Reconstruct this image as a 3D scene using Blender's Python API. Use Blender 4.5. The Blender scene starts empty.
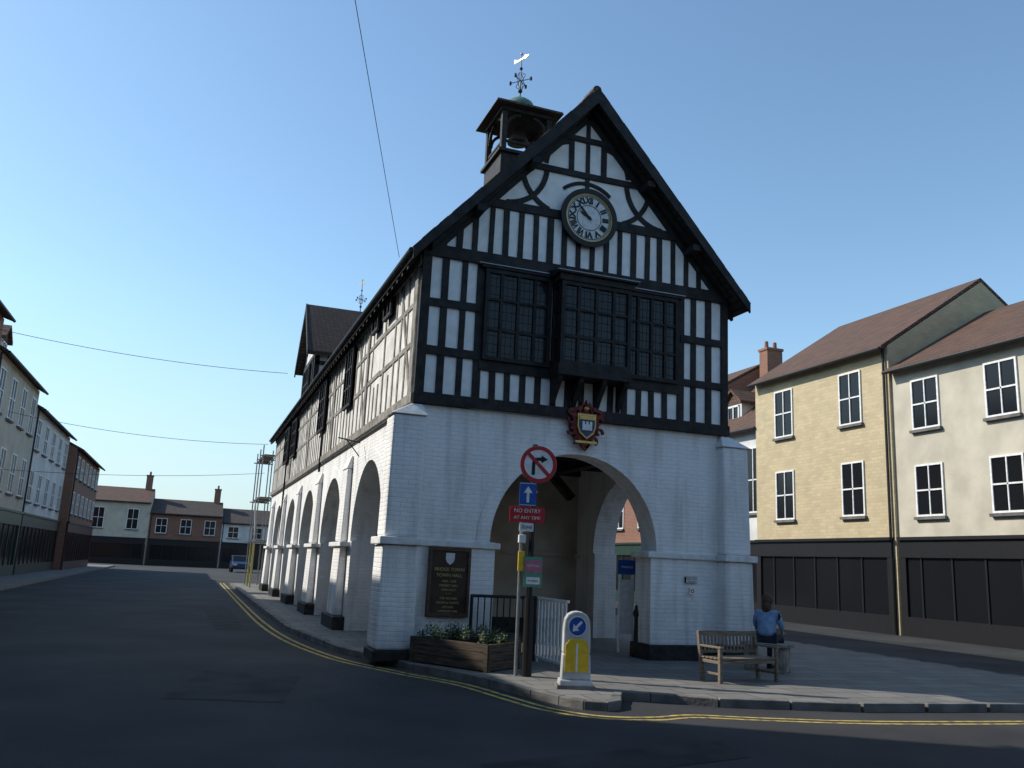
import bpy, bmesh, random
from math import *
from mathutils import Vector, Matrix
random.seed(7)
COL=bpy.context.scene.collection
# ------------------------------------------------------------------ materials
def newmat(name):
    m=bpy.data.materials.new(name); m.use_nodes=True
    nt=m.node_tree; b=nt.nodes['Principled BSDF']; return m,nt,b
def N(nt,t,**k):
    n=nt.nodes.new(t)
    for a,v in k.items():
        if a in n.inputs: n.inputs[a].default_value=v
        else: setattr(n,a,v)
    return n
def rgba(c): return (c[0],c[1],c[2],1)
def noise_mat(name,c1,c2,scale=3,rough=.8,bump=.15,bscale=None,metal=0,detail=6,lo=.35,hi=.65,stretch=None,spec=.3):
    m,nt,b=newmat(name)
    tc=N(nt,'ShaderNodeTexCoord'); src=tc.outputs['Object']
    if stretch:
        mp=N(nt,'ShaderNodeMapping'); mp.inputs['Scale'].default_value=stretch
        nt.links.new(src,mp.inputs[0]); src=mp.outputs[0]
    n=N(nt,'ShaderNodeTexNoise',Scale=scale,Detail=detail); nt.links.new(src,n.inputs['Vector'])
    cr=N(nt,'ShaderNodeValToRGB'); e=cr.color_ramp.elements
    e[0].position=lo; e[1].position=hi; e[0].color=rgba(c1); e[1].color=rgba(c2)
    nt.links.new(n.outputs[0],cr.inputs[0]); nt.links.new(cr.outputs[0],b.inputs['Base Color'])
    b.inputs['Roughness'].default_value=rough; b.inputs['Metallic'].default_value=metal
    b.inputs['Specular IOR Level'].default_value=spec
    if bump:
        n2=N(nt,'ShaderNodeTexNoise',Scale=bscale or scale*8,Detail=4); nt.links.new(src,n2.inputs['Vector'])
        bp=N(nt,'ShaderNodeBump',Strength=bump,Distance=.02); nt.links.new(n2.outputs[0],bp.inputs['Height'])
        nt.links.new(bp.outputs[0],b.inputs['Normal'])
    return m
def brick_mat(name,c1,c2,mortar,bw=.225,rh=.075,ms=.009,bump=.5,grime=0,rough=.8,grime_col=(.25,.24,.23),smooth=.4):
    m,nt,b=newmat(name)
    tc=N(nt,'ShaderNodeTexCoord'); sx=N(nt,'ShaderNodeSeparateXYZ'); nt.links.new(tc.outputs['Object'],sx.inputs[0])
    ad=N(nt,'ShaderNodeMath',operation='ADD'); nt.links.new(sx.outputs[0],ad.inputs[0]); nt.links.new(sx.outputs[1],ad.inputs[1])
    cx=N(nt,'ShaderNodeCombineXYZ'); nt.links.new(ad.outputs[0],cx.inputs[0]); nt.links.new(sx.outputs[2],cx.inputs[1])
    # slight wobble
    wn=N(nt,'ShaderNodeTexNoise',Scale=2.5,Detail=3); nt.links.new(tc.outputs['Object'],wn.inputs['Vector'])
    wm=N(nt,'ShaderNodeVectorMath',operation='SCALE'); wm.inputs['Scale'].default_value=.04
    nt.links.new(wn.outputs['Color'],wm.inputs[0])
    va=N(nt,'ShaderNodeVectorMath',operation='ADD'); nt.links.new(cx.outputs[0],va.inputs[0]); nt.links.new(wm.outputs[0],va.inputs[1])
    br=N(nt,'ShaderNodeTexBrick'); br.inputs['Scale'].default_value=1; br.inputs['Brick Width'].default_value=bw
    br.inputs['Row Height'].default_value=rh; br.inputs['Mortar Size'].default_value=ms; br.inputs['Mortar Smooth'].default_value=smooth
    br.inputs['Color1'].default_value=rgba(c1); br.inputs['Color2'].default_value=rgba(c2); br.inputs['Mortar'].default_value=rgba(mortar)
    nt.links.new(va.outputs[0],br.inputs['Vector'])
    col=br.outputs['Color']
    n=N(nt,'ShaderNodeTexNoise',Scale=1.3,Detail=9,Roughness=.65); nt.links.new(tc.outputs['Object'],n.inputs['Vector'])
    cr=N(nt,'ShaderNodeValToRGB'); cr.color_ramp.elements[0].position=.42; cr.color_ramp.elements[1].position=.75
    cr.color_ramp.elements[0].color=(0,0,0,1); cr.color_ramp.elements[1].color=(.4,.4,.4,1)
    nt.links.new(n.outputs[0],cr.inputs[0])
    fac=cr.outputs[0]
    if grime:
        # more soiling close to the pavement, rain streaks everywhere
        mr=N(nt,'ShaderNodeMapRange'); mr.inputs[1].default_value=1.3; mr.inputs[2].default_value=0.1
        mr.inputs[3].default_value=0; mr.inputs[4].default_value=grime
        nt.links.new(sx.outputs[2],mr.inputs[0])
        n3=N(nt,'ShaderNodeTexNoise',Scale=5,Detail=6); nt.links.new(tc.outputs['Object'],n3.inputs['Vector'])
        mu=N(nt,'ShaderNodeMath',operation='MULTIPLY'); nt.links.new(mr.outputs[0],mu.inputs[0]); nt.links.new(n3.outputs[0],mu.inputs[1])
        a2=N(nt,'ShaderNodeMath',operation='ADD',use_clamp=True); nt.links.new(mu.outputs[0],a2.inputs[0]); nt.links.new(fac,a2.inputs[1]); fac=a2.outputs[0]
        mp=N(nt,'ShaderNodeMapping'); mp.inputs['Scale'].default_value=(5,5,.45); nt.links.new(tc.outputs['Object'],mp.inputs[0])
        n5=N(nt,'ShaderNodeTexNoise',Scale=1.0,Detail=7); nt.links.new(mp.outputs[0],n5.inputs['Vector'])
        r5=N(nt,'ShaderNodeMapRange'); r5.inputs[1].default_value=.50; r5.inputs[2].default_value=.76; r5.inputs[3].default_value=0; r5.inputs[4].default_value=.6
        nt.links.new(n5.outputs[0],r5.inputs[0])
        a3=N(nt,'ShaderNodeMath',operation='ADD',use_clamp=True); nt.links.new(r5.outputs[0],a3.inputs[0]); nt.links.new(fac,a3.inputs[1]); fac=a3.outputs[0]
    mx=N(nt,'ShaderNodeMix',data_type='RGBA'); nt.links.new(fac,mx.inputs[0]); nt.links.new(col,mx.inputs[6]); mx.inputs[7].default_value=rgba(grime_col)
    nt.links.new(mx.outputs[2],b.inputs['Base Color']); b.inputs['Roughness'].default_value=rough
    b.inputs['Specular IOR Level'].default_value=.3
    n4=N(nt,'ShaderNodeTexNoise',Scale=18 if not grime else 9,Detail=5); nt.links.new(tc.outputs['Object'],n4.inputs['Vector'])
    mm=N(nt,'ShaderNodeMath',operation='MULTIPLY_ADD'); mm.inputs[1].default_value=.6 if not grime else 1.6
    nt.links.new(n4.outputs[0],mm.inputs[0])
    iv=N(nt,'ShaderNodeMath',operation='SUBTRACT'); iv.inputs[0].default_value=1; nt.links.new(br.outputs['Fac'],iv.inputs[1])
    nt.links.new(iv.outputs[0],mm.inputs[2])
    bp=N(nt,'ShaderNodeBump',Strength=bump,Distance=.012); nt.links.new(mm.outputs[0],bp.inputs['Height']); nt.links.new(bp.outputs[0],b.inputs['Normal'])
    return m
def plain(name,c,rough=.5,metal=0,v=.12,scale=12,bump=.03):
    return noise_mat(name,[x*(1-v) for x in c],[min(1,x*(1+v)) for x in c],scale,rough,bump,metal=metal)

WHITEBRICK=brick_mat('white_painted_brick',(.85,.845,.83),(.83,.825,.81),(.78,.775,.76),ms=.012,grime=.8,bump=.45,grime_col=(.47,.455,.43),smooth=.95)
PLASTER=noise_mat('white_infill_plaster',(.76,.76,.74),(.87,.87,.86),5,.85,.2,30)
PLASTER_OLD=noise_mat('weathered_limewash',(.55,.53,.49),(.76,.75,.72),2.2,.9,.35,14)
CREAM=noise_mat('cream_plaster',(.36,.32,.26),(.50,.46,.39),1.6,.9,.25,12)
TIMBER=noise_mat('black_timber',(.009,.009,.010),(.028,.026,.024),6,.65,.5,20)
TIMBER_OLD=noise_mat('weathered_grey_timber',(.14,.13,.115),(.32,.30,.27),5,.85,.5,24)
GLASS,nt,b=newmat('dark_window_glass'); b.inputs['Base Color'].default_value=(.010,.011,.013,1); b.inputs['Roughness'].default_value=.16; b.inputs['Specular IOR Level'].default_value=.3
n=N(nt,'ShaderNodeTexNoise',Scale=6.0); bp=N(nt,'ShaderNodeBump',Strength=.15,Distance=.02); nt.links.new(n.outputs[0],bp.inputs['Height']); nt.links.new(bp.outputs[0],b.inputs['Normal'])
ROOF=brick_mat('clay_roof_tiles',(.085,.060,.048),(.055,.042,.036),(.015,.012,.01),bw=.17,rh=.11,ms=.012,bump=1,grime_col=(.05,.045,.04))
ROOFR=brick_mat('red_brown_roof_tiles',(.16,.085,.055),(.10,.06,.045),(.03,.02,.015),bw=.2,rh=.14,ms=.015,bump=1,grime_col=(.08,.06,.05))
BLACKPL=noise_mat('black_plinth_paint',(.012,.012,.013),(.035,.034,.033),7,.6,.3)
STONE=noise_mat('painted_stone_band',(.60,.60,.58),(.78,.78,.76),6,.8,.3)
COPPER=noise_mat('green_copper',(.06,.13,.11),(.12,.2,.17),9,.6,.2)
GOLD=plain('gilding',(.55,.38,.12),.4,.6)
LETTER=plain('gold_lettering_paint',(.50,.38,.16),.5)
IRON=plain('black_iron',(.015,.015,.016),.5)
WHITEP=plain('white_paint',(.75,.75,.73),.45)
GREYM=plain('galvanised_steel',(.30,.31,.32),.45,.5)
REDP=plain('red_paint',(.46,.025,.03),.45)
CRESTRED=noise_mat('aged_red_enamel',(.07,.012,.012),(.24,.03,.028),14,.5,.2)
BLUEP=plain('blue_sign_paint',(.02,.09,.36),.4)
YELP=plain('yellow_plastic',(.75,.50,.04),.4)
DIAL=plain('clock_dial_white',(.60,.62,.62),.5)
ASPH=noise_mat('asphalt',(.026,.027,.030),(.058,.058,.060),.5,.88,.8,140,detail=12,lo=.3,hi=.7)
PAVE=brick_mat('paving_slabs',(.21,.20,.18),(.15,.145,.135),(.05,.048,.045),bw=.6,rh=.42,ms=.012,bump=.3,grime_col=(.10,.095,.09))
KERB=noise_mat('kerb_stone',(.10,.097,.092),(.19,.18,.17),3,.85,.4,30)
LINE=noise_mat('worn_yellow_line',(.13,.11,.06),(.48,.36,.10),9,.85,.2,detail=10,lo=.33,hi=.56)
nt=PAVE.node_tree
sx=[n for n in nt.nodes if n.type=='SEPXYZ'][0]; cmb=[n for n in nt.nodes if n.type=='COMBXYZ'][0]
for l in list(cmb.inputs[0].links)+list(cmb.inputs[1].links): nt.links.remove(l)
nt.links.new(sx.outputs[0],cmb.inputs[0]); nt.links.new(sx.outputs[1],cmb.inputs[1])

# ------------------------------------------------------------------ mesh helpers
def empty(name,loc=(0,0,0),rz=0):
    e=bpy.data.objects.new(name,None); e.location=loc; e.rotation_euler=(0,0,rz); e.empty_display_size=.3; COL.objects.link(e); return e
class MB:
    def __init__(s): s.bm=bmesh.new()
    def poly8(s,p):
        v=[s.bm.verts.new(q) for q in p]
        for f in ((0,3,2,1),(4,5,6,7),(0,1,5,4),(1,2,6,5),(2,3,7,6),(3,0,4,7)): s.bm.faces.new([v[i] for i in f])
    def box(s,x0,x1,y0,y1,z0,z1):
        s.poly8([(x0,y0,z0),(x1,y0,z0),(x1,y1,z0),(x0,y1,z0),(x0,y0,z1),(x1,y0,z1),(x1,y1,z1),(x0,y1,z1)])
    def prism(s,pts,fn,d0,d1):
        a=[s.bm.verts.new(fn(u,v,d0)) for u,v in pts]; b=[s.bm.verts.new(fn(u,v,d1)) for u,v in pts]; n=len(pts)
        s.bm.faces.new(a); s.bm.faces.new(b[::-1])
        for i in range(n): j=(i+1)%n; s.bm.faces.new((a[j],a[i],b[i],b[j]))
    def beam(s,p,q,w,fn,d0,d1):
        p=Vector(p);q=Vector(q);t=(q-p).normalized();n=Vector((-t.y,t.x))*w/2
        s.prism([p-n,q-n,q+n,p+n],fn,d0,d1)
    def curve(s,pts,w,fn,d0,d1):
        P=[Vector(p) for p in pts]; L=[];R=[]
        for i,p in enumerate(P):
            t=(P[min(i+1,len(P)-1)]-P[max(i-1,0)]).normalized(); n=Vector((-t.y,t.x))*w/2
            L.append(p+n);R.append(p-n)
        for i in range(len(P)-1): s.prism([R[i],R[i+1],L[i+1],L[i]],fn,d0,d1)
    def cyl(s,p,q,r0,r1=None,n=12):
        r1=r0 if r1 is None else r1
        p=Vector(p);q=Vector(q);t=(q-p).normalized()
        a=t.orthogonal().normalized(); b=t.cross(a)
        A=[s.bm.verts.new(p+(a*cos(2*pi*i/n)+b*sin(2*pi*i/n))*r0) for i in range(n)]
        B=[s.bm.verts.new(q+(a*cos(2*pi*i/n)+b*sin(2*pi*i/n))*r1) for i in range(n)]
        s.bm.faces.new(A[::-1]); s.bm.faces.new(B)
        for i in range(n): j=(i+1)%n; s.bm.faces.new((A[i],A[j],B[j],B[i]))
    def lathe(s,prof,c=(0,0,0),n=20):
        rings=[]
        for r,z in prof: rings.append([s.bm.verts.new((c[0]+r*cos(2*pi*i/n),c[1]+r*sin(2*pi*i/n),c[2]+z)) for i in range(n)])
        for a,b in zip(rings,rings[1:]):
            for i in range(n): j=(i+1)%n; s.bm.faces.new((a[i],a[j],b[j],b[i]))
        s.bm.faces.new(rings[0][::-1]); s.bm.faces.new(rings[-1])
    def sphere(s,c,r,sc=(1,1,1),n=12):
        g=bmesh.ops.create_uvsphere(s.bm,u_segments=n,v_segments=max(6,n//2+2),radius=r)
        for v in g['verts']: v.co=Vector((v.co.x*sc[0]+c[0],v.co.y*sc[1]+c[1],v.co.z*sc[2]+c[2]))
    def obj(s,name,mat,parent=None,bevel=0,smooth=False,loc=None,rot=None):
        me=bpy.data.meshes.new(name); bmesh.ops.recalc_face_normals(s.bm,faces=s.bm.faces[:]); s.bm.to_mesh(me); s.bm.free()
        o=bpy.data.objects.new(name,me); COL.objects.link(o)
        if mat: me.materials.append(mat)
        if parent: o.parent=parent
        if loc: o.location=loc
        if rot: o.rotation_euler=rot
        if bevel:
            md=o.modifiers.new('b','BEVEL'); md.width=bevel; md.segments=2; md.limit_method='ANGLE'; md.angle_limit=radians(40)
        if smooth:
            for p in me.polygons: p.use_smooth=True
        return o
def FR(u,v,d): return (u,d,v)        # front plane, depth along +y
def LS(u,v,d): return (d,u,v)        # left side plane, depth along +x
def text(name,body,size,mat,parent,loc,rot=(pi/2,0,0),ext=.002,align='CENTER',sx=1):
    c=bpy.data.curves.new(name,'FONT'); c.body=body; c.size=size; c.extrude=ext; c.align_x=align; c.align_y='CENTER'
    o=bpy.data.objects.new(name,c); COL.objects.link(o); c.materials.append(mat); o.parent=parent; o.location=loc; o.rotation_euler=rot; o.scale=(sx,1,1); return o

# ------------------------------------------------------------------ market hall
W=6.2; CX=3.1; L=27.5; SL=1.125
HALL=empty('timber_framed_market_hall')
ZS=4.16; ZI=1.9
def ztop(x): return 6.88+SL*(CX-abs(x-CX))
def arch_wall(mb,fn,u0,u1,z1,ops,d0,d1,spring=ZI,seg=28):
    e=u0
    for c,a,h in ops:
        mb.prism([(e,0),(c-h,0),(c-h,spring),(e,spring)],fn,d0,d1)
        mb.prism([(e,spring),(c-a,spring),(c-a,z1),(e,z1)],fn,d0,d1)
        for i in range(seg):
            t0=pi-pi*i/seg;t1=pi-pi*(i+1)/seg
            p0=(c+a*cos(t0),spring+a*sin(t0)*1.02);p1=(c+a*cos(t1),spring+a*sin(t1)*1.02)
            mb.prism([p0,p1,(p1[0],z1),(p0[0],z1)],fn,d0,d1)
        e=c+a
        mb.prism([(c+h,0),(c+a,0),(c+a,spring),(c+h,spring)],fn,d0,d1)
    mb.prism([(e,0),(u1,0),(u1,z1),(e,z1)],fn,d0,d1)
AR=1.62
SIDE=[(3.7,1.62,1.52),(8.55,1.62,1.52),(13.4,1.62,1.52),(18.25,1.62,1.52),(23.1,1.62,1.52)]
SIDER=[(3.0,1.58,1.48)]+SIDE[1:]
m=MB(); arch_wall(m,FR,.02,W-.02,ZS-.01,[(CX,AR,1.5)],.04,.62); m.obj('front_arcade_wall',WHITEBRICK,HALL)
m=MB(); arch_wall(m,LS,.62,L,ZS-.01,SIDE,.04,.6); m.obj('left_arcade_wall',WHITEBRICK,HALL)
m=MB(); arch_wall(m,lambda u,v,d:(W-d,u,v),.62,L,ZS-.01,SIDER,.04,.6); m.obj('right_arcade_wall',WHITEBRICK,HALL)
m=MB(); arch_wall(m,lambda u,v,d:(u,L-d,v),.6,W-.6,ZS-.01,[(CX,1.6,1.5)],.0,.6); m.obj('rear_arcade_wall',WHITEBRICK,HALL)
def ring(mb,fn,c,a,w,d0,d1,seg=28):
    for i in range(seg):
        t0=pi*i/seg;t1=pi*(i+1)/seg
        mb.prism([(c+a*cos(t0),ZI+a*sin(t0)*1.02),(c+(a+w)*cos(t0),ZI+(a+w)*sin(t0)*1.02),(c+(a+w)*cos(t1),ZI+(a+w)*sin(t1)*1.02),(c+a*cos(t1),ZI+a*sin(t1)*1.02)],fn,d0,d1)
m=MB(); ring(m,FR,CX,AR-.012,.24,.026,.2)
for c,a,h in SIDE: ring(m,LS,c,a-.012,.24,.026,.2)
m.obj('arch_rings',WHITEBRICK,HALL)
def frustum(mb,a,b,z0,z1): # a,b = (x0,x1,y0,y1)
    mb.poly8([(a[0],a[2],z0),(a[1],a[2],z0),(a[1],a[3],z0),(a[0],a[3],z0),(b[0],b[2],z1),(b[1],b[2],z1),(b[1],b[3],z1),(b[0],b[3],z1)])
def side(s):
    return (lambda a,b:(a,b)) if s==0 else (lambda a,b:(W-b,W-a))
m=MB(); c=MB(); pl=MB()
for s in (0,1):
    X=side(s); zp=.15 if s==0 else .28
    x0,x1=X(-.42,.22); a=(x0,x1,-.28,.42); x0,x1=X(-.40,.20); b=(x0,x1,-.24,.40); frustum(m,a,b,zp,ZI-.12)
    x0,x1=X(-.38,.20); a=(x0,x1,-.22,.38); x0,x1=X(-.36,.20); b=(x0,x1,-.18,.36); frustum(m,a,b,ZI,ZS-.24)
    x0,x1=X(-.41,.23); a=(x0,x1,-.22,.40); x0,x1=X(-.03,.15); b=(x0,x1,-.03,.34); frustum(c,a,b,ZS-.24,ZS-.02)
    x0,x1=X(-.46,.24); c.box(x0,x1,-.31,.45,ZI-.12,ZI+.0)
    x0,x1=X(.245,1.68); c.box(x0,x1,-.015,.66,ZI-.115,ZI-.01)
    x0,x1=X(-.04,.66); c.box(x0,x1,.455,2.2 if s==0 else 1.58,ZI-.115,ZI-.01)
    x0,x1=X(-.44,.26); pl.box(x0,x1,-.30,.46,-.02,zp)
    x0,x1=X(.262,1.66); pl.box(x0,x1,-.03,.7,-.02,zp-.01)
    x0,x1=X(-.02,.66); pl.box(x0,x1,.465,2.25 if s==0 else 1.56,-.02,.275)
m.obj('corner_buttresses',WHITEBRICK,HALL,bevel=.045)
m=MB()
PIERS=[6.125,10.975,15.825,20.675,25.6]
for y in PIERS:
    for s in (0,1):
        X=side(s)
        x0,x1=X(-.17,.03); a=(x0,x1,y-.5,y+.5); x0,x1=X(-.13,.03); b=(x0,x1,y-.46,y+.46); frustum(m,a,b,.28,ZI-.12)
        x0,x1=X(-.12,.03); a=(x0,x1,y-.38,y+.38); x0,x1=X(-.08,.03); b=(x0,x1,y-.34,y+.34); frustum(m,a,b,ZI,3.55)
        x0,x1=X(-.10,.03); a=(x0,x1,y-.36,y+.36); x0,x1=X(-.0,.03); b=(x0,x1,y-.33,y+.33); frustum(c,a,b,3.55,3.85)
        x0,x1=X(-.22,.66); pl.box(x0,x1,y-.85,y+.85,-.02,.28)
        x0,x1=X(-.19,.66); c.box(x0,x1,y-.83,y+.83,ZI-.12,ZI-.02)
m.obj('side_pilasters',WHITEBRICK,HALL,bevel=.03)
c.obj('impost_bands',STONE,HALL,bevel=.02); pl.obj('black_plinths',BLACKPL,HALL,bevel=.02)
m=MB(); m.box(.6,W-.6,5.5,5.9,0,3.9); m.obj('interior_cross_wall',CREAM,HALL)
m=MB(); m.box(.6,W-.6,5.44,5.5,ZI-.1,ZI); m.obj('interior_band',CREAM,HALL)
m=MB(); m.box(.6,W-.6,5.46,5.5,0,.35); m.box(1.9,2.1,5.3,5.44,0,3.9); m.obj('interior_skirting',BLACKPL,HALL)
m=MB(); m.box(.3,W-.3,.3,L-.3,3.95,4.1)
for i in range(18): m.box(.6,W-.6,.9+i*1.5,1.1+i*1.5,3.75,3.95)
m.box(1.9,2.15,.62,5.5,3.6,3.75); m.box(4.2,4.45,.62,5.5,3.6,3.75)
m.obj('ceiling_joists',TIMBER,HALL)
m=MB(); m.beam((4.3,3.0),(3.6,3.7),.16,lambda u,v,d:(u,d,v),2.9,3.1); m.beam((1.0,2.9),(1.8,3.7),.16,lambda u,v,d:(u,d,v),5.2,5.4); m.obj('interior_brace',TIMBER,HALL)

# upper walls
m=MB(); m.prism([(0.005,ZS),(W-.005,ZS),(W-.005,ztop(W)),(CX,ztop(CX)),(0.005,ztop(0))],FR,0,.2); m.obj('front_infill_panels',PLASTER,HALL)
m=MB(); m.prism([(0,ZS),(W,ZS),(W,ztop(W)),(CX,ztop(CX)),(0,ztop(0))],FR,L-.2,L); m.obj('rear_gable',PLASTER,HALL)
m=MB(); m.box(0.0,.18,.2,L-.2,ZS,ztop(0)); m.box(W-.18,W,.2,L-.2,ZS,ztop(0)); m.obj('side_infill_panels',PLASTER_OLD,HALL)
m=MB(); D=-.035
def jt(a=.008): return random.uniform(-a,a)
def hb(x0,x1,z0,z1,d=D-.012):
    n=max(1,int((x1-x0)/1.2)); zs=[(jt(.010),jt(.010)) for _ in range(n+1)]
    for i in range(n):
        a=x0+(x1-x0)*i/n; b=x0+(x1-x0)*(i+1)/n
        m.poly8([(a,d,z0+zs[i][0]),(b,d,z0+zs[i+1][0]),(b,.05,z0),(a,.05,z0),(a,d,z1+zs[i][1]),(b,d,z1+zs[i+1][1]),(b,.05,z1),(a,.05,z1)])
def st(x,w,z0,z1,d=D):
    a,b=x-w/2+jt(.012),x+w/2+jt(.012); q=jt(.014); m.prism([(a,z0),(b,z0),(b+q,min(z1,ztop(b+q))),(a+q,min(z1,ztop(a+q)))],FR,d+random.uniform(0,.006),.05)
hb(-.03,W+.03,4.16,4.36,D-.03)
hb(0.0,W,5.03,5.18); 
hb(0.0,1.1,5.9,6.04); hb(5.15,W,5.9,6.04)
hb(-.02,W+.02,6.80,7.03,D-.025)
st(.07,.16,4.3,6.85,-.052); st(W-.07,.16,4.3,6.85,-.052)
for x in (.42,.76): st(x,.12,4.3,6.85); st(W-x,.12,4.3,6.85)
st(1.08,.14,4.3,6.85); st(W-1.05,.14,4.3,6.85)
for i in range(13):
    x=1.38+i*.2875; st(x,.11,4.3,5.05)
hb(1.1,5.15,4.86,5.04)
zA,zB=7.93,8.10
for i in range(1,11):
    for s in (-1,1): 
        x=CX+s*(.145+(i-1)*.29); 
        if ztop(x)>7.15: st(x,.105,7.0,zA)
hb(1.0,W-1.0,zA,zB)
hb(1.78,W-1.78,8.86,8.98)
hb(2.42,W-2.42,9.60,9.70)
for s in (-1,1):
    m.beam((CX+s*(CX-.02),6.90-.144),(CX,ztop(CX)-.2),.15,FR,D-.006,.05)
def arc(cx,cz,r,a0,a1,w=.10,n=12,d=D+.004):
    for s in (1,-1):
        m.curve([(CX+s*(cx-CX+r*cos(radians(a0+(a1-a0)*i/n))),cz+r*sin(radians(a0+(a1-a0)*i/n))) for i in range(n+1)],w,FR,d,.05)
arc(1.42,8.92,.84,-86,-3); arc(2.62,8.90,.86,183,250,d=D+.008)
arc(3.1,8.03,.73,48,90,w=.07,d=D+.006)
arc(2.80,9.0,.56,178,98,w=.085,d=D+.006)
arc(3.1,9.72,.36,172,110,w=.07,d=D+.006)
for x,a,b in ((CX,8.5,10.2),(CX-.34,8.98,9.62),(CX+.34,8.98,9.62)): st(x,.095,a,b)
m.obj('front_timber_frame',TIMBER,HALL,bevel=.006)
# windows -----------------------------------------------------------
def window(fr,gl,x0,x1,z0,z1,y,cols,rows,fn=FR,ft=.075,mt=.03,lead=True,s=1):
    gl.prism([(x0,z0),(x1,z0),(x1,z1),(x0,z1)],fn,y-.004*s,y+.02*s)
    A=y-.05*s;B=y+.02*s
    for a,b,c,d in ((x0,x1,z0,z0+ft),(x0,x1,z1-ft,z1),(x0,x0+ft,z0+ft,z1-ft),(x1-ft,x1,z0+ft,z1-ft)):
        fr.prism([(a,c),(b,c),(b,d),(a,d)],fn,A,B)
    for i in range(1,cols):
        x=x0+(x1-x0)*i/cols; fr.prism([(x-mt,z0+ft),(x+mt,z0+ft),(x+mt,z1-ft),(x-mt,z1-ft)],fn,A+.01*s,B)
    for i in range(1,rows):
        z=z0+(z1-z0)*i/rows; fr.prism([(x0+ft,z-mt*.8),(x1-ft,z-mt*.8),(x1-ft,z+mt*.8),(x0+ft,z+mt*.8)],fn,A+.014*s,B)
    if lead:
        nc=cols*3
        for i in range(1,nc):
            if i%3==0: continue
            x=x0+(x1-x0)*i/nc; fr.prism([(x-.004,z0+ft),(x+.004,z0+ft),(x+.004,z1-ft),(x-.004,z1-ft)],fn,y-.010*s,B)
        nr=int((z1-z0)/.14)
        for i in range(1,nr):
            z=z0+(z1-z0)*i/nr; fr.prism([(x0+ft,z-.004),(x1-ft,z-.004),(x1-ft,z+.004),(x0+ft,z+.004)],fn,y-.012*s,B)
fr=MB(); gl=MB()
window(fr,gl,1.14,2.42,5.04,6.72,-.05,4,3)
window(fr,gl,3.92,5.08,5.04,6.72,-.05,4,3)
OY=-.42; OX0,OX1=2.46,3.86
window(fr,gl,OX0,OX1,5.06,6.60,OY,4,3)
for xx,s in ((OX0,1),(OX1,-1)):
    window(fr,gl,OY+.02,-.03,5.06,6.6,xx+(.05 if s>0 else -.05),1,3,fn=LS,s=s)
fr.box(OX0-.05,OX1+.05,OY-.08,-.03,6.60,6.72); fr.box(OX0-.03,OX1+.03,OY-.07,-.03,4.86,5.06)
fr.poly8([(OX0-.1,OY-.14,6.72),(OX1+.1,OY-.14,6.72),(OX1+.1,-.06,6.72),(OX0-.1,-.06,6.72),(OX0-.1,OY-.14,6.75),(OX1+.1,OY-.14,6.75),(OX1+.1,-.06,6.88),(OX0-.1,-.06,6.88)])
for x in (OX0+.05,2.92,3.38,OX1-.05):
    fr.prism([(-.06,4.36),(-.06,4.86),(OY,4.86),(OY+.02,4.78),(-.2,4.55)],LS,x-.045,x+.045)
fr.box(1.05,2.36,-.12,-.04,6.73,6.78); fr.box(3.96,5.15,-.12,-.04,6.73,6.78)
fr.obj('front_window_frames',TIMBER,HALL,bevel=.003); gl.obj('front_window_glass',GLASS,HALL)
m=MB(); m.box(1.0,OX0-.12,-.14,-.05,6.785,6.80); m.box(OX1+.12,5.2,-.14,-.05,6.785,6.80); m.box(OX0-.12,OX1+.12,OY-.15,OY-.10,6.752,6.765); m.obj('lead_drips',GREYM,HALL)

# side timbers (both sides)
m=MB(); blk=MB()
SW=[(2.05,2.75,6.25,6.62),(3.3,3.95,6.25,6.62),(6.2,7.3,5.1,6.55),(10.6,12.0,5.1,6.55),(18.0,19.4,5.1,6.5),(20.4,22.2,5.1,6.5)]
for s in (0,1):
    fn=(lambda u,v,d: (d,u,v)) if s==0 else (lambda u,v,d:(W-d,u,v))
    dep=-.016
    for z0,z1 in ((5.22,5.32),(5.98,6.07)):
        y=.2
        while y<L-.2:
            y2=min(y+3,L-.2); j=jt(.03); m.prism([(y,z0+j),(y2,z0-j),(y2,z1-j),(y,z1+j)],fn,dep-.006,.05); y=y2
    y=.45
    while y<L-.3:
        w=random.uniform(.06,.11); t=random.uniform(-.05,.05)
        if not any(a-.05<y<b+.05 for a,b,_,_ in SW):
            m.prism([(y-w/2,4.35),(y+w/2,4.35),(y+w/2+t,6.72),(y-w/2+t,6.72)],fn,dep+random.uniform(-.005,.004),.05)
        else:
            m.prism([(y-w/2,4.35),(y+w/2,4.35),(y+w/2,5.08),(y-w/2,5.08)],fn,dep,.05)
        y+=random.uniform(.40,.54)
    for y in (.25,4.6,9.4,14.6,19.9):
        m.beam((y+.1,4.4),(y+1.3,6.65),.10,fn,dep-.010,.05)
        m.prism([(y-.11,4.3),(y+.11,4.3),(y+.11,6.75),(y-.11,6.75)],fn,dep-.02,.05)
    blk.prism([(-.02,4.17),(L,4.17),(L,4.33),(-.02,4.33)],fn,-.06,.05)
    blk.prism([(.0,6.64),(L,6.64),(L,6.80),(.0,6.80)],fn,-.05,.05)
m.obj('side_timber_frame',TIMBER_OLD,HALL,bevel=.005)
blk.obj('side_plates',TIMBER_OLD,HALL)
fr=MB(); gl=MB()
for a,b,z0,z1 in SW: window(fr,gl,a,b,z0,z1,-.07,2 if b-a<1 else 3,1 if z1-z0<.6 else 3,fn=LS,ft=.06,mt=.025)
fr.obj('side_window_frames',TIMBER,HALL); gl.obj('side_window_glass',GLASS,HALL)
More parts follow.
